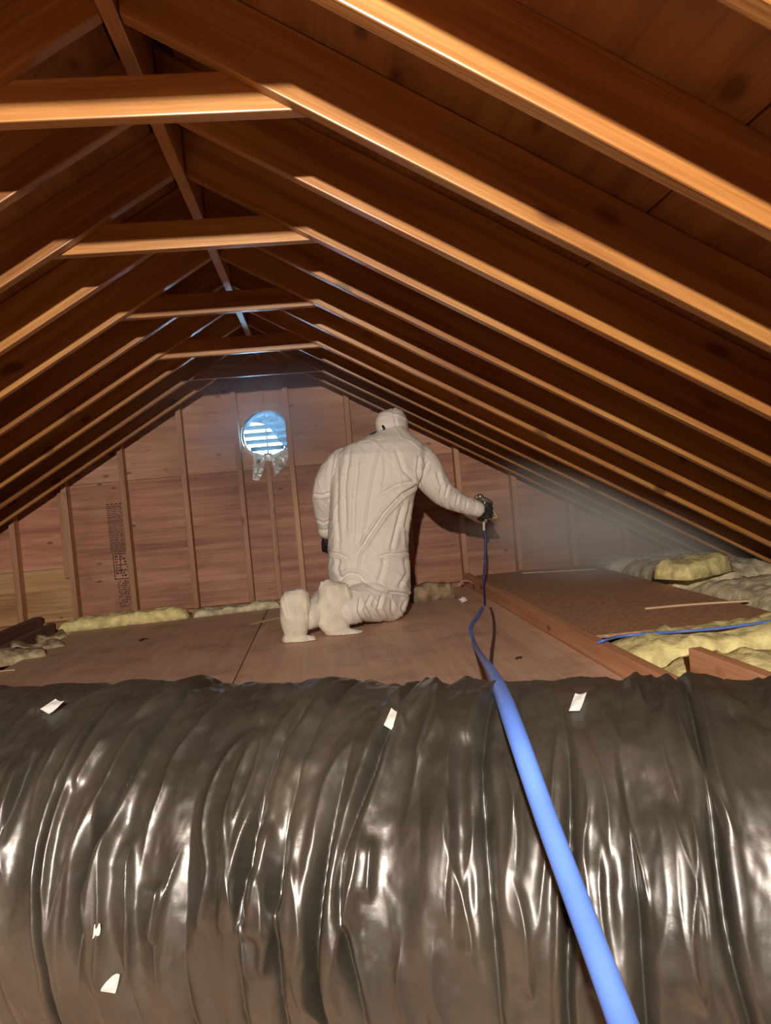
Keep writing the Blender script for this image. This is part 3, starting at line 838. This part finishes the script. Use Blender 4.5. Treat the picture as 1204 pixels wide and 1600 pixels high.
    disp += 0.005 * np.clip(rg, 0, 1) ** 10
    co = co + no * disp[:, None]
    co[:, 2] = np.maximum(co[:, 2], 0.003)
    set_co(me, co - np.array(RL))
    finish('coverall', me, M['tyvek'], root, smooth=True)
    # shoe covers: feet stood on their toes, heels up
    def shoe(name, blobs, pts_toe, seed):
        b = bmesh.new()
        ring_loft_bm(b, blobs, 26, 2.6)
        tube_bm(b, pts_toe[0], pts_toe[1], sides=14, n=4, flat=1.25)
        m_ = remesh(name, b, 0.006, 3)
        c = get_co(m_); n_ = get_no(m_)
        rgd = 1 - np.abs(fbm(c[:, 0] * 26 + c[:, 2] * 4, c[:, 2] * 5 + c[:, 1] * 10, seed, 2)) * 2.4
        c = c + n_ * (0.007 * np.clip(rgd, 0, 1)[:, None] ** 3 - 0.002 + 0.006 * fbm(c[:, 0] * 16, c[:, 2] * 16, seed + 2, 2)[:, None])
        c[:, 2] = np.maximum(c[:, 2], 0.0025)
        set_co(m_, c - np.array(RL))
        finish('shoe_cover', m_, M['tyvek_dirty'], root, smooth=True)
    def foot_rings(rows, Y):
        rr = []
        for y, l, r, d, dy in rows:
            a = P(l, y + 2, Y + dy); b_ = P(r, y - 2, Y + dy); rr.append(((a + b_) / 2, (b_ - a) / 2, Vector((0.2 * d, d, 0))))
        return rr
    YR = at_z(530, 994, 0).y + 0.05
    shoe('shoe_cover', foot_rings([(908, 500, 512, 0.02, 0), (914, 499, 540, 0.045, 0), (930, 498, 551, 0.06, 0), (950, 496, 553, 0.06, 0), (970, 497, 548, 0.058, 0), (983, 503, 545, 0.05, 0), (991, 510, 542, 0.035, 0)], YR),
         ([P(515, 985, YR), P(540, 990, YR - 0.01), P(562, 990, YR - 0.01)], [0.034, 0.030, 0.022]), 5)
    YL = at_z(462, 1005, 0).y + 0.05
    shoe('shoe_cover', foot_rings([(921, 448, 474, 0.03, 0), (928, 440, 481, 0.05, 0), (945, 437, 484, 0.06, 0), (965, 437, 485, 0.06, 0), (982, 441, 482, 0.055, 0), (995, 447, 478, 0.04, 0), (1002, 452, 474, 0.03, 0)], YL),
         ([P(450, 998, YL), P(470, 1001, YL - 0.01), P(487, 1000, YL - 0.01)], [0.032, 0.028, 0.020]), 8)
    # hood
    b = bmesh.new()
    hY = 4.29
    def hr(y, l, r, d, Y): 
        a = P(l, y + 2, Y); c = P(r, y - 2, Y); return ((a + c) / 2, (c - a) / 2, Vector((0.25 * d, d, 0)))
    ring_loft_bm(b, [hr(639, 603, 619, 0.03, hY), hr(643, 594, 628, 0.065, hY), hr(651, 588, 633, 0.095, hY), hr(662, 586, 637, 0.108, hY), hr(672, 587, 637, 0.108, hY), hr(682, 588, 636, 0.098, hY - 0.01), hr(690, 585, 636, 0.09, hY - 0.02), hr(698, 580, 638, 0.08, hY - 0.03)], 30, 2.3)
    mh = remesh('hood', b, 0.005, 3)
    c = get_co(mh); n_ = get_no(mh)
    cc = np.array(P(611, 664, hY))
    # crown seam, brow fold and pinched folds at the nape
    q = (c - np.array(CAM)) @ np.array(ROT); hx = 602 + FPX * q[:, 0] / -q[:, 2]; hy = 800 - FPX * q[:, 1] / -q[:, 2]
    d = -0.006 * np.exp(-((hx - (616 + (hy - 650) * 0.22)) / 1.6) ** 2) - 0.010 * np.exp(-((hy - (679 + 0.10 * (hx - 600))) / 2.0) ** 2) * (n_[:, 1] < 0.2)
    d += 0.005 * np.exp(-((hy - (645 + (hx - 605) ** 2 * 0.012)) / 1.8) ** 2) + 0.005 * fbm(c[:, 0] * 26, c[:, 2] * 26, 4, 2)
    # open front: sink the face side inwards
    front = smooth01((c[:, 1] - cc[1] - 0.045) / 0.05) * smooth01(1 - np.abs(c[:, 2] - cc[2] + 0.01) / 0.10)
    c = c + n_ * d[:, None]; c[:, 1] -= front * 0.07
    set_co(mh, c - np.array(RL)); finish('hood', mh, M['tyvek'], root, smooth=True)
    # face under the hood, turned to the work
    b = bmesh.new(); fc = Vector(cc) + Vector((0.005, 0.045, -0.01))
    ellipsoid_bm(b, fc, (0.068, 0.075, 0.095), 24)
    tube_bm(b, [fc + Vector((0, 0.070, 0.02)), fc + Vector((0, 0.090, -0.012)), fc + Vector((0, 0.082, -0.022))], [0.010, 0.014, 0.012], sides=8, n=3)
    for sx in (-1, 1):
        ellipsoid_bm(b, fc + Vector((sx * 0.028, 0.066, 0.018)), (0.014, 0.012, 0.010), 12)
    ellipsoid_bm(b, fc + Vector((0, 0.066, -0.045)), (0.024, 0.012, 0.008), 12)
    mf = remesh('face', b, 0.004, 2); mf.transform(Matrix.Translation(-RL)); finish('face', mf, M['skin'], root, smooth=True)
    # respirator strap ends at the nape
    st = tube_mesh('strap', [P(598, 666, 4.185), P(600, 670, 4.18), P(599, 675, 4.182)], [0.007, 0.008, 0.006], sides=8, n=3); st.transform(Matrix.Translation(-RL))
    finish('strap_buckle', st, M['black'], root, smooth=True)
    st = tube_mesh('strap', [P(579, 679, 4.20), P(583, 677, 4.20), P(588, 675, 4.205)], [0.005, 0.006, 0.005], sides=8, n=3); st.transform(Matrix.Translation(-RL))
    finish('strap_buckle', st, M['black'], root, smooth=True)
    # cuffs
    for p0, p1, r in ((P(738, 793, 4.30), P(750, 797, 4.32), 0.043), (P(508, 825, 4.30), P(509, 834, 4.32), 0.041)):
        m_ = tube_mesh('cuff', [p0, p0.lerp(p1, .5), p1], [r * 1.02, r * 1.08, r], sides=20, n=3, round_cap=False); m_.transform(Matrix.Translation(-RL)); finish('cuff', m_, M['tyvek'], root, smooth=True)
    # right glove closed on the gun's grip
    G = GUN
    b = bmesh.new()
    wrist = P(746, 797, 4.32)
    tube_bm(b, [wrist, wrist.lerp(G + Vector((-0.030, -0.018, 0.0)), 0.6), G + Vector((-0.026, -0.020, 0))], [0.030, 0.034, 0.036], sides=14, n=3)
    ellipsoid_bm(b, G + Vector((-0.012, -0.027, -0.002)), (0.034, 0.017, 0.046), 18)
    for i, z in enumerate((0.034, 0.012, -0.011, -0.033)):
        l = (0.95, 1.05, 1.0, 0.85)[i]
        tube_bm(b, [G + Vector((0.004, -0.030, z)), G + Vector((0.030 * l, -0.020, z - 0.002)), G + Vector((0.036 * l, 0.004, z - 0.004)), G + Vector((0.022 * l, 0.024, z - 0.005)), G + Vector((0.0, 0.024, z - 0.005))],
                [0.0115, 0.0112, 0.0105, 0.010, 0.009], sides=10, n=3)
    tube_bm(b, [G + Vector((-0.034, -0.012, 0.020)), G + Vector((-0.026, 0.010, 0.036)), G + Vector((-0.004, 0.024, 0.044)), G + Vector((0.016, 0.026, 0.044))], [0.014, 0.0125, 0.011, 0.009], sides=10, n=3)
    m_ = remesh('glove', b, 0.0028, 1); m_.transform(Matrix.Translation(-RL)); finish('glove', m_, M['glove'], root, smooth=True)
    # left glove hanging with bent fingers
    b = bmesh.new()
    w0 = P(509, 832, 4.32); K = w0 + Vector((0.004, 0.012, -0.055))
    tube_bm(b, [w0, w0.lerp(K, 0.5), K], [0.028, 0.034, 0.034], sides=14, n=3, flat=0.75)
    for i, x in enumerate((-0.027, -0.009, 0.009, 0.026)):
        l = (0.85, 1.0, 1.05, 0.9)[i]
        tube_bm(b, [K + Vector((x * 0.9, 0, 0.004)), K + Vector((x, 0.006, -0.034 * l)), K + Vector((x, 0.026, -0.058 * l)), K + Vector((x, 0.046, -0.062 * l))], [0.0115, 0.0105, 0.0098, 0.0085], sides=10, n=3)
    tube_bm(b, [w0 + Vector((0.026, 0.012, -0.022)), w0 + Vector((0.044, 0.026, -0.052)), w0 + Vector((0.040, 0.040, -0.080))], [0.014, 0.0115, 0.0095], sides=10, n=3)
    m_ = remesh('glove', b, 0.003, 1); m_.transform(Matrix.Translation(-RL)); finish('glove', m_, M['glove'], root, smooth=True)
GUN = P(758, 798, 4.34)
build_person()

# ------------------------------------------------------------------ spray gun in the right hand
def build_gun():
    root = empty('spray_gun', GUN); tag(root, 'grey spray gun with orange tip held out in the black glove', 'spray gun')
    G = GUN
    def L(px, py, Y): return P(px, py, Y) - G
    me = tube_mesh('grip', [(0, 0, 0.058), (0, 0, 0.0), (-0.003, -0.002, -0.062)], [0.012, 0.0125, 0.011], sides=12, n=4); finish('grip', me, M['gun_metal'], root, smooth=True)
    b = bmesh.new()
    tube_bm(b, [L(744, 777, 4.34), L(752, 779, 4.34), L(760, 783, 4.345), L(766, 786, 4.35)], [0.012, 0.017, 0.019, 0.014], sides=14, n=4)
    ellipsoid_bm(b, L(750, 776, 4.335), (0.020, 0.018, 0.018), 16)
    me = remesh('body', b, 0.003, 1); finish('body', me, M['gun_metal'], root, smooth=True)
    me = tube_mesh('adjusting_knob', [L(747, 777, 4.34), L(748, 774, 4.34), L(749, 772, 4.34)], [0.010, 0.010, 0.009], sides=10, n=2, round_cap=False); finish('adjusting_knob', me, M['gun_metal'], root)
    me = tube_mesh('spray_tip', [L(764, 785, 4.352), L(767, 786, 4.36), L(769, 787, 4.365)], [0.013, 0.012, 0.008], sides=12, n=3, round_cap=False); finish('spray_tip', me, M['orange'], root, smooth=True)
    me = tube_mesh('trigger_guard', [L(761, 789, 4.345), L(768, 794, 4.35), L(772, 802, 4.35), L(776, 808, 4.35), L(768, 809, 4.35)], [0.006, 0.007, 0.008, 0.009, 0.006], sides=10, n=4); finish('trigger_guard', me, M['gun_tan'], root, smooth=True)
    me = tube_mesh('hose_fitting', [L(756, 815, 4.34), L(755.5, 822, 4.34), L(756, 829, 4.34)], [0.0085, 0.0075, 0.0085], sides=10, n=3, round_cap=False); finish('hose_fitting', me, M['fitting'], root, smooth=True)
build_gun()

# ------------------------------------------------------------------ hoses
def thing_mesh(name, me, mat, label, cat, smooth=True, group=None, kind=None, base=None):
    co = get_co(me); c = Vector(base) if base is not None else Vector(((co[:, 0].min() + co[:, 0].max()) / 2, (co[:, 1].min() + co[:, 1].max()) / 2, co[:, 2].min()))
    me.transform(Matrix.Translation(-c))
    o = finish(name, me, mat, smooth=smooth); o.location = c
    return tag(o, label, cat, group, kind)
def on_floor(px, py, r): p = at_z(px, py, r); return p
def along(px, py, dist):                       # point at a distance in front of the camera
    d = ray(px, py).normalized(); return CAM + d * dist
# blue supply hose: from the photographer's side over the duct, down on to the deck
r = 0.0095
pts = [along(1010, 1700, 0.54), along(962, 1570, 0.58), along(902, 1410, 0.63), along(848, 1265, 0.68), along(806, 1145, 0.75), along(784, 1085, 0.90),
       along(768, 1050, 1.35), along(752, 1026, 2.2), on_floor(741, 1006, r), on_floor(735, 985, r), on_floor(737, 975, r), on_floor(746, 962, r)]
end1 = on_floor(753, 950, r)
thing_mesh('spray_hose', tube_mesh('spray_hose', pts + [end1], [0.0095] * (len(pts) + 1), sides=16, n=10), M['blue_hose'], 'thick bright blue hose arching over the black duct towards the camera', 'hose')
# thin navy whip from the gun to the deck
pw = [P(756, 829, 4.34), P(758, 845, 4.33), P(757, 880, 4.31), P(755.5, 910, 4.29), on_floor(757, 938, 0.006), on_floor(757, 945, 0.006)]
thing_mesh('whip_hose', tube_mesh('whip_hose', pw, [0.0068] * len(pw), sides=12, n=8), M['navy_hose'], 'thin navy hose hanging straight down from the spray gun', 'hose')
pm = [on_floor(766, 1052, 0.007), on_floor(768, 1020, 0.007), on_floor(772, 985, 0.007), on_floor(770, 962, 0.007), on_floor(766, 950, 0.007)]
thing_mesh('air_line', tube_mesh('air_line', pm, [0.0075, 0.0075, 0.007, 0.0065, 0.006], sides=12, n=8), M['maroon_hose'], 'thin dark maroon line trailing over the deck behind the blue hose', 'hose')

# ------------------------------------------------------------------ right side: particle board, batts, sticks
me = box_mesh('particle_board', (0.83, 2.36, 0.013), 0.0015)
o = finish('particle_board', me, M['osb']); o.location = (1.448, 4.07, 0.0545)
o.rotation_euler = (0, 0, math.radians(-1.0))
tag(o, 'large brown particle board sheet lying flat on the insulation at right', 'board')
def batt(name, cx, cy, sx, sy, z0, z1, seed, mat, label, rot=0.0, cat='insulation', group=None, amp=0.03):
    """soft lumpy slab of glass wool"""
    n1 = max(14, int(sx / 0.022)); n2 = max(12, int(sy / 0.022))
    U, V = np.meshgrid(np.linspace(-1, 1, n1), np.linspace(-1, 1, n2), indexing='ij')
    rim = (1 - np.abs(U) ** 6) * (1 - np.abs(V) ** 5); rim = np.clip(rim, 0, 1) ** 0.35
    ex = sx / 2 * (U + 0.04 * fbm(V * 4 + seed, U * 0 + seed, seed, 2) * np.abs(U)); ey = sy / 2 * (V + 0.12 * fbm(U * 5 + seed, V * 0 + 2, seed + 3, 2) * np.abs(V))
    H = z0 + (z1 - z0) * rim + amp * fbm(ex * 7 + seed, ey * 7, seed + 9, 3) * rim + 0.022 * fbm(ex * 26, ey * 26, seed + 4, 3) * rim
    H = np.maximum(H, z0 + 0.002)
    H[0, :] = H[-1, :] = z0; H[:, 0] = H[:, -1] = z0
    top = np.stack([ex, ey, H], -1)
    me = grid_mesh(name, top)
    bm = bmesh.new(); bm.from_mesh(me); bmesh.ops.holes_fill(bm, edges=[e for e in bm.edges if e.is_boundary], sides=0); bmesh.ops.recalc_face_normals(bm, faces=bm.faces); bm.to_mesh(me); bm.free()
    me.transform(Matrix.Translation((0, 0, -z0)))
    o = finish(name, me, mat, smooth=True); o.location = (cx, cy, z0); o.rotation_euler = (0, 0, rot)
    return tag(o, label, cat, group)
ZJ = -0.019
batt('insulation_batt', 1.75, 2.72, 1.42, 0.34, ZJ, 0.085, 11, M['batt'], 'long yellow insulation batt along the near edge of the particle board', rot=0.0)
batt('insulation_batt', 1.62, 2.31, 1.10, 0.34, ZJ, 0.075, 14, M['batt'], 'puffy yellow insulation batt just behind the duct at right', rot=0.04)
batt('insulation_batt', 1.95, 1.90, 0.90, 0.36, ZJ, 0.07, 17, M['batt'], 'yellow insulation batt nearest the duct at the right edge', rot=0.02)
batt('insulation_batt', 2.26, 3.42, 0.70, 0.92, ZJ, 0.10, 21, M['batt_dusty'], 'dusty pale insulation batt beside the right edge of the particle board', rot=0.03)
batt('insulation_batt', 2.27, 4.43, 0.70, 0.86, ZJ, 0.13, 25, M['batt_dusty'], 'dusty greenish insulation batt under the eave in the mist', rot=-0.04)
batt('insulation_batt', 2.02, 3.99, 0.42, 0.24, 0.10, 0.20, 29, M['batt'], 'bright yellow insulation lump resting on the dusty batts', rot=0.5, amp=0.03)
batt('insulation_batt', 2.27, 5.12, 0.72, 0.34, ZJ, 0.12, 33, M['batt_dusty'], 'dusty insulation batt in the far right corner by the gable wall', rot=0.0)
# short board whose end shows above the duct
me = box_mesh('wood_offcut', (0.040, 1.1, 0.09), 0.003); o = finish('wood_offcut', me, M['joist']); pz = at_z(1085, 1028, 0.13)
o.location = (pz.x + 0.045, pz.y - 0.50, 0.105); o.rotation_euler = (0, 0, math.radians(2)); tag(o, 'reddish board end sticking out behind the duct beside yellow batts', 'board')
def stick(p0, p1, w, h, label, bend=0.0, mat='stick', name='wood_stick', group=None):
    p0, p1 = Vector(p0), Vector(p1); d = p1 - p0; L_ = d.length; n = 10
    side = Vector((-d.y, d.x, 0)).normalized()
    bm = bmesh.new(); rows = []
    for i in range(n + 1):
        t = i / n; c = p0 + d * t + side * bend * math.sin(math.pi * t)
        rows.append([bm.verts.new(c + side * a * w / 2 + Vector((0, 0, b))) for a, b in ((-1, 0), (1, 0), (1, h), (-1, h))])
    for i in range(n):
        for k in range(4): bm.faces.new((rows[i][k], rows[i][(k + 1) % 4], rows[i + 1][(k + 1) % 4], rows[i + 1][k]))
    bm.faces.new(rows[0][::-1]); bm.faces.new(rows[-1])
    return thing_mesh(name, bm_mesh(name, bm), M[mat], label, 'stick', smooth=False, group=group)
zt = 0.0615
stick(at_z(1007, 952, zt), at_z(1170, 940, zt), 0.016, 0.008, 'long pale wooden strip lying on the particle board', bend=0.02)
stick(at_z(816, 896, zt), at_z(930, 890, zt), 0.014, 0.007, 'pale strip along the far edge of the particle board')
stick(at_z(391, 976, 0.0005), at_z(434, 966, 0.0005), 0.016, 0.007, 'short pale splinter on the deck left of the kneeling person')
stick(at_z(-30, 1052, 0.0005), at_z(24, 1047, 0.0005), 0.010, 0.005, 'thin pale splinter at the left edge of the deck')
# blue cable at the edge of the board
pts = [Vector((p.x, p.y, p.z)) for p in (at_z(934, 1004, 0.080), at_z(945, 1000, 0.088), at_z(965, 995, 0.070), at_z(1000, 991, 0.074), at_z(1060, 987, 0.094), at_z(1110, 983, 0.096), at_z(1160, 977, 0.096), at_z(1230, 966, 0.094))]
thing_mesh('blue_cable', tube_mesh('blue_cable', pts, [0.005] * len(pts), sides=10, n=6), M['blue_hose'], 'thin blue line lying along the near edge of the particle board', 'cable')

# ------------------------------------------------------------------ left side: yellow strip by the gable, loose wool
pA, pB = at_z(88, 985, 0.02), at_z(292, 962, 0.02)
d = pB - pA
batt('insulation_strip', (pA.x + pB.x) / 2, (pA.y + pB.y) / 2 + 0.08, d.length, 0.17, 0.0005, 0.075, 41, M['batt'], 'yellow insulation strip along the foot of the gable wall at left', rot=math.atan2(d.y, d.x), amp=0.02)
pA, pB = at_z(300, 960, 0.02), at_z(438, 944, 0.02); d = pB - pA
batt('insulation_strip', (pA.x + pB.x) / 2, (pA.y + pB.y) / 2 + 0.04, d.length, 0.15, 0.0005, 0.05, 45, M['batt_dusty'], 'dusty insulation strip at the foot of the gable behind the feet', rot=math.atan2(d.y, d.x), amp=0.02)
for i, (px, py, w_, lab, mt) in enumerate(((20, 1022, 0.34, 'dusty loose wool at the left edge of the deck', 'wool_loose'), (58, 1006, 0.30, 'pale loose wool between the deck and the dark board', 'wool_loose'), (80, 990, 0.18, 'small wool tuft beside the end of the yellow strip', 'wool_loose'))):
    c = at_z(px, py, 0.02)
    batt('loose_wool', c.x, c.y, w_, 0.24, 0.0005 if c.x > -1.5 else -0.02, 0.030, 50 + i * 4, M[mt], lab, rot=0.4, amp=0.06)
c = at_z(676, 934, 0.02)
batt('insulation_scrap', c.x, c.y + 0.10, 0.30, 0.20, 0.0005, 0.10, 63, M['batt_grey'], 'grey brown insulation scrap beside the kneeling person', rot=0.1, amp=0.04)
# crumpled paper, dark scraps, cable
bm = bmesh.new(); bmesh.ops.create_icosphere(bm, subdivisions=3, radius=0.022)
for w in bm.verts:
    n_ = w.co.normalized(); w.co = n_ * (0.018 + 0.012 * math.sin(9 * n_.x + 4 * n_.z) * math.cos(7 * n_.y + 5 * n_.z)); w.co.z *= 0.7
c = at_z(723, 938, 0.012); me = bm_mesh('paper_scrap', bm)
o = finish('paper_scrap', me, M['paper']); o.location = (c.x, c.y, 0.015); tag(o, 'crumpled white paper scrap on the deck right of the person', 'paper')
def flake(px, py, w_, lab, seed):
    rnd = random.Random(seed); bm = bmesh.new(); n = 9
    ctr = bm.verts.new((0, 0, 0.012)); ring = []
    for k in range(n):
        t = 2 * math.pi * k / n; rr = w_ * rnd.uniform(0.6, 1.0)
        ring.append(bm.verts.new((rr * math.cos(t), rr * 0.6 * math.sin(t), rnd.uniform(0.001, 0.012))))
    for k in range(n): bm.faces.new((ctr, ring[k], ring[(k + 1) % n]))
    bmesh.ops.solidify(bm, geom=bm.faces[:], thickness=0.002)
    c = at_z(px, py, 0); o = finish('bark_flake', bm_mesh('bark_flake', bm), M['leaf']); o.location = (c.x, c.y, 0.0015); tag(o, lab, 'scrap')
flake(225, 1001, 0.035, 'dark curled flake on the deck near the yellow strip', 1)
flake(810, 1031, 0.016, 'tiny dark chip on the deck beside the raised joist', 2)
pts = [on_floor(716, 915, 0.02), on_floor(722, 908, 0.05), on_floor(732, 908, 0.05), on_floor(744, 914, 0.03), on_floor(756, 921, 0.01)]
thing_mesh('cable_end', tube_mesh('cable_end', pts, [0.005] * 5, sides=8, n=6), M['copper'], 'pale bent cable end by the gable behind the hanging hose', 'cable')

# ------------------------------------------------------------------ drifting spray mist
def mist(name, c, r, density, nscale, label, col, aniso):
    bm = bmesh.new(); bmesh.ops.create_icosphere(bm, subdivisions=3, radius=1.0)
    me = bm_mesh(name, bm); m = mist_material(name + '_volume', density, nscale, col, aniso)
    o = finish(name, me, m, smooth=True); o.location = c; o.scale = r
    tag(o, label, 'mist', kind='stuff')
mist('spray_mist', (1.95, 4.55, 0.46), (1.30, 0.90, 0.58), 0.95, 2.2, 'grey spray mist drifting in the far right corner', (0.95, 0.90, 0.82), -0.3)
mist('haze', (-0.25, 4.75, 1.15), (1.1, 0.72, 0.62), 0.55, 2.0, 'thin bluish haze glowing in front of the round vent', (0.85, 0.88, 0.92), 0.35)
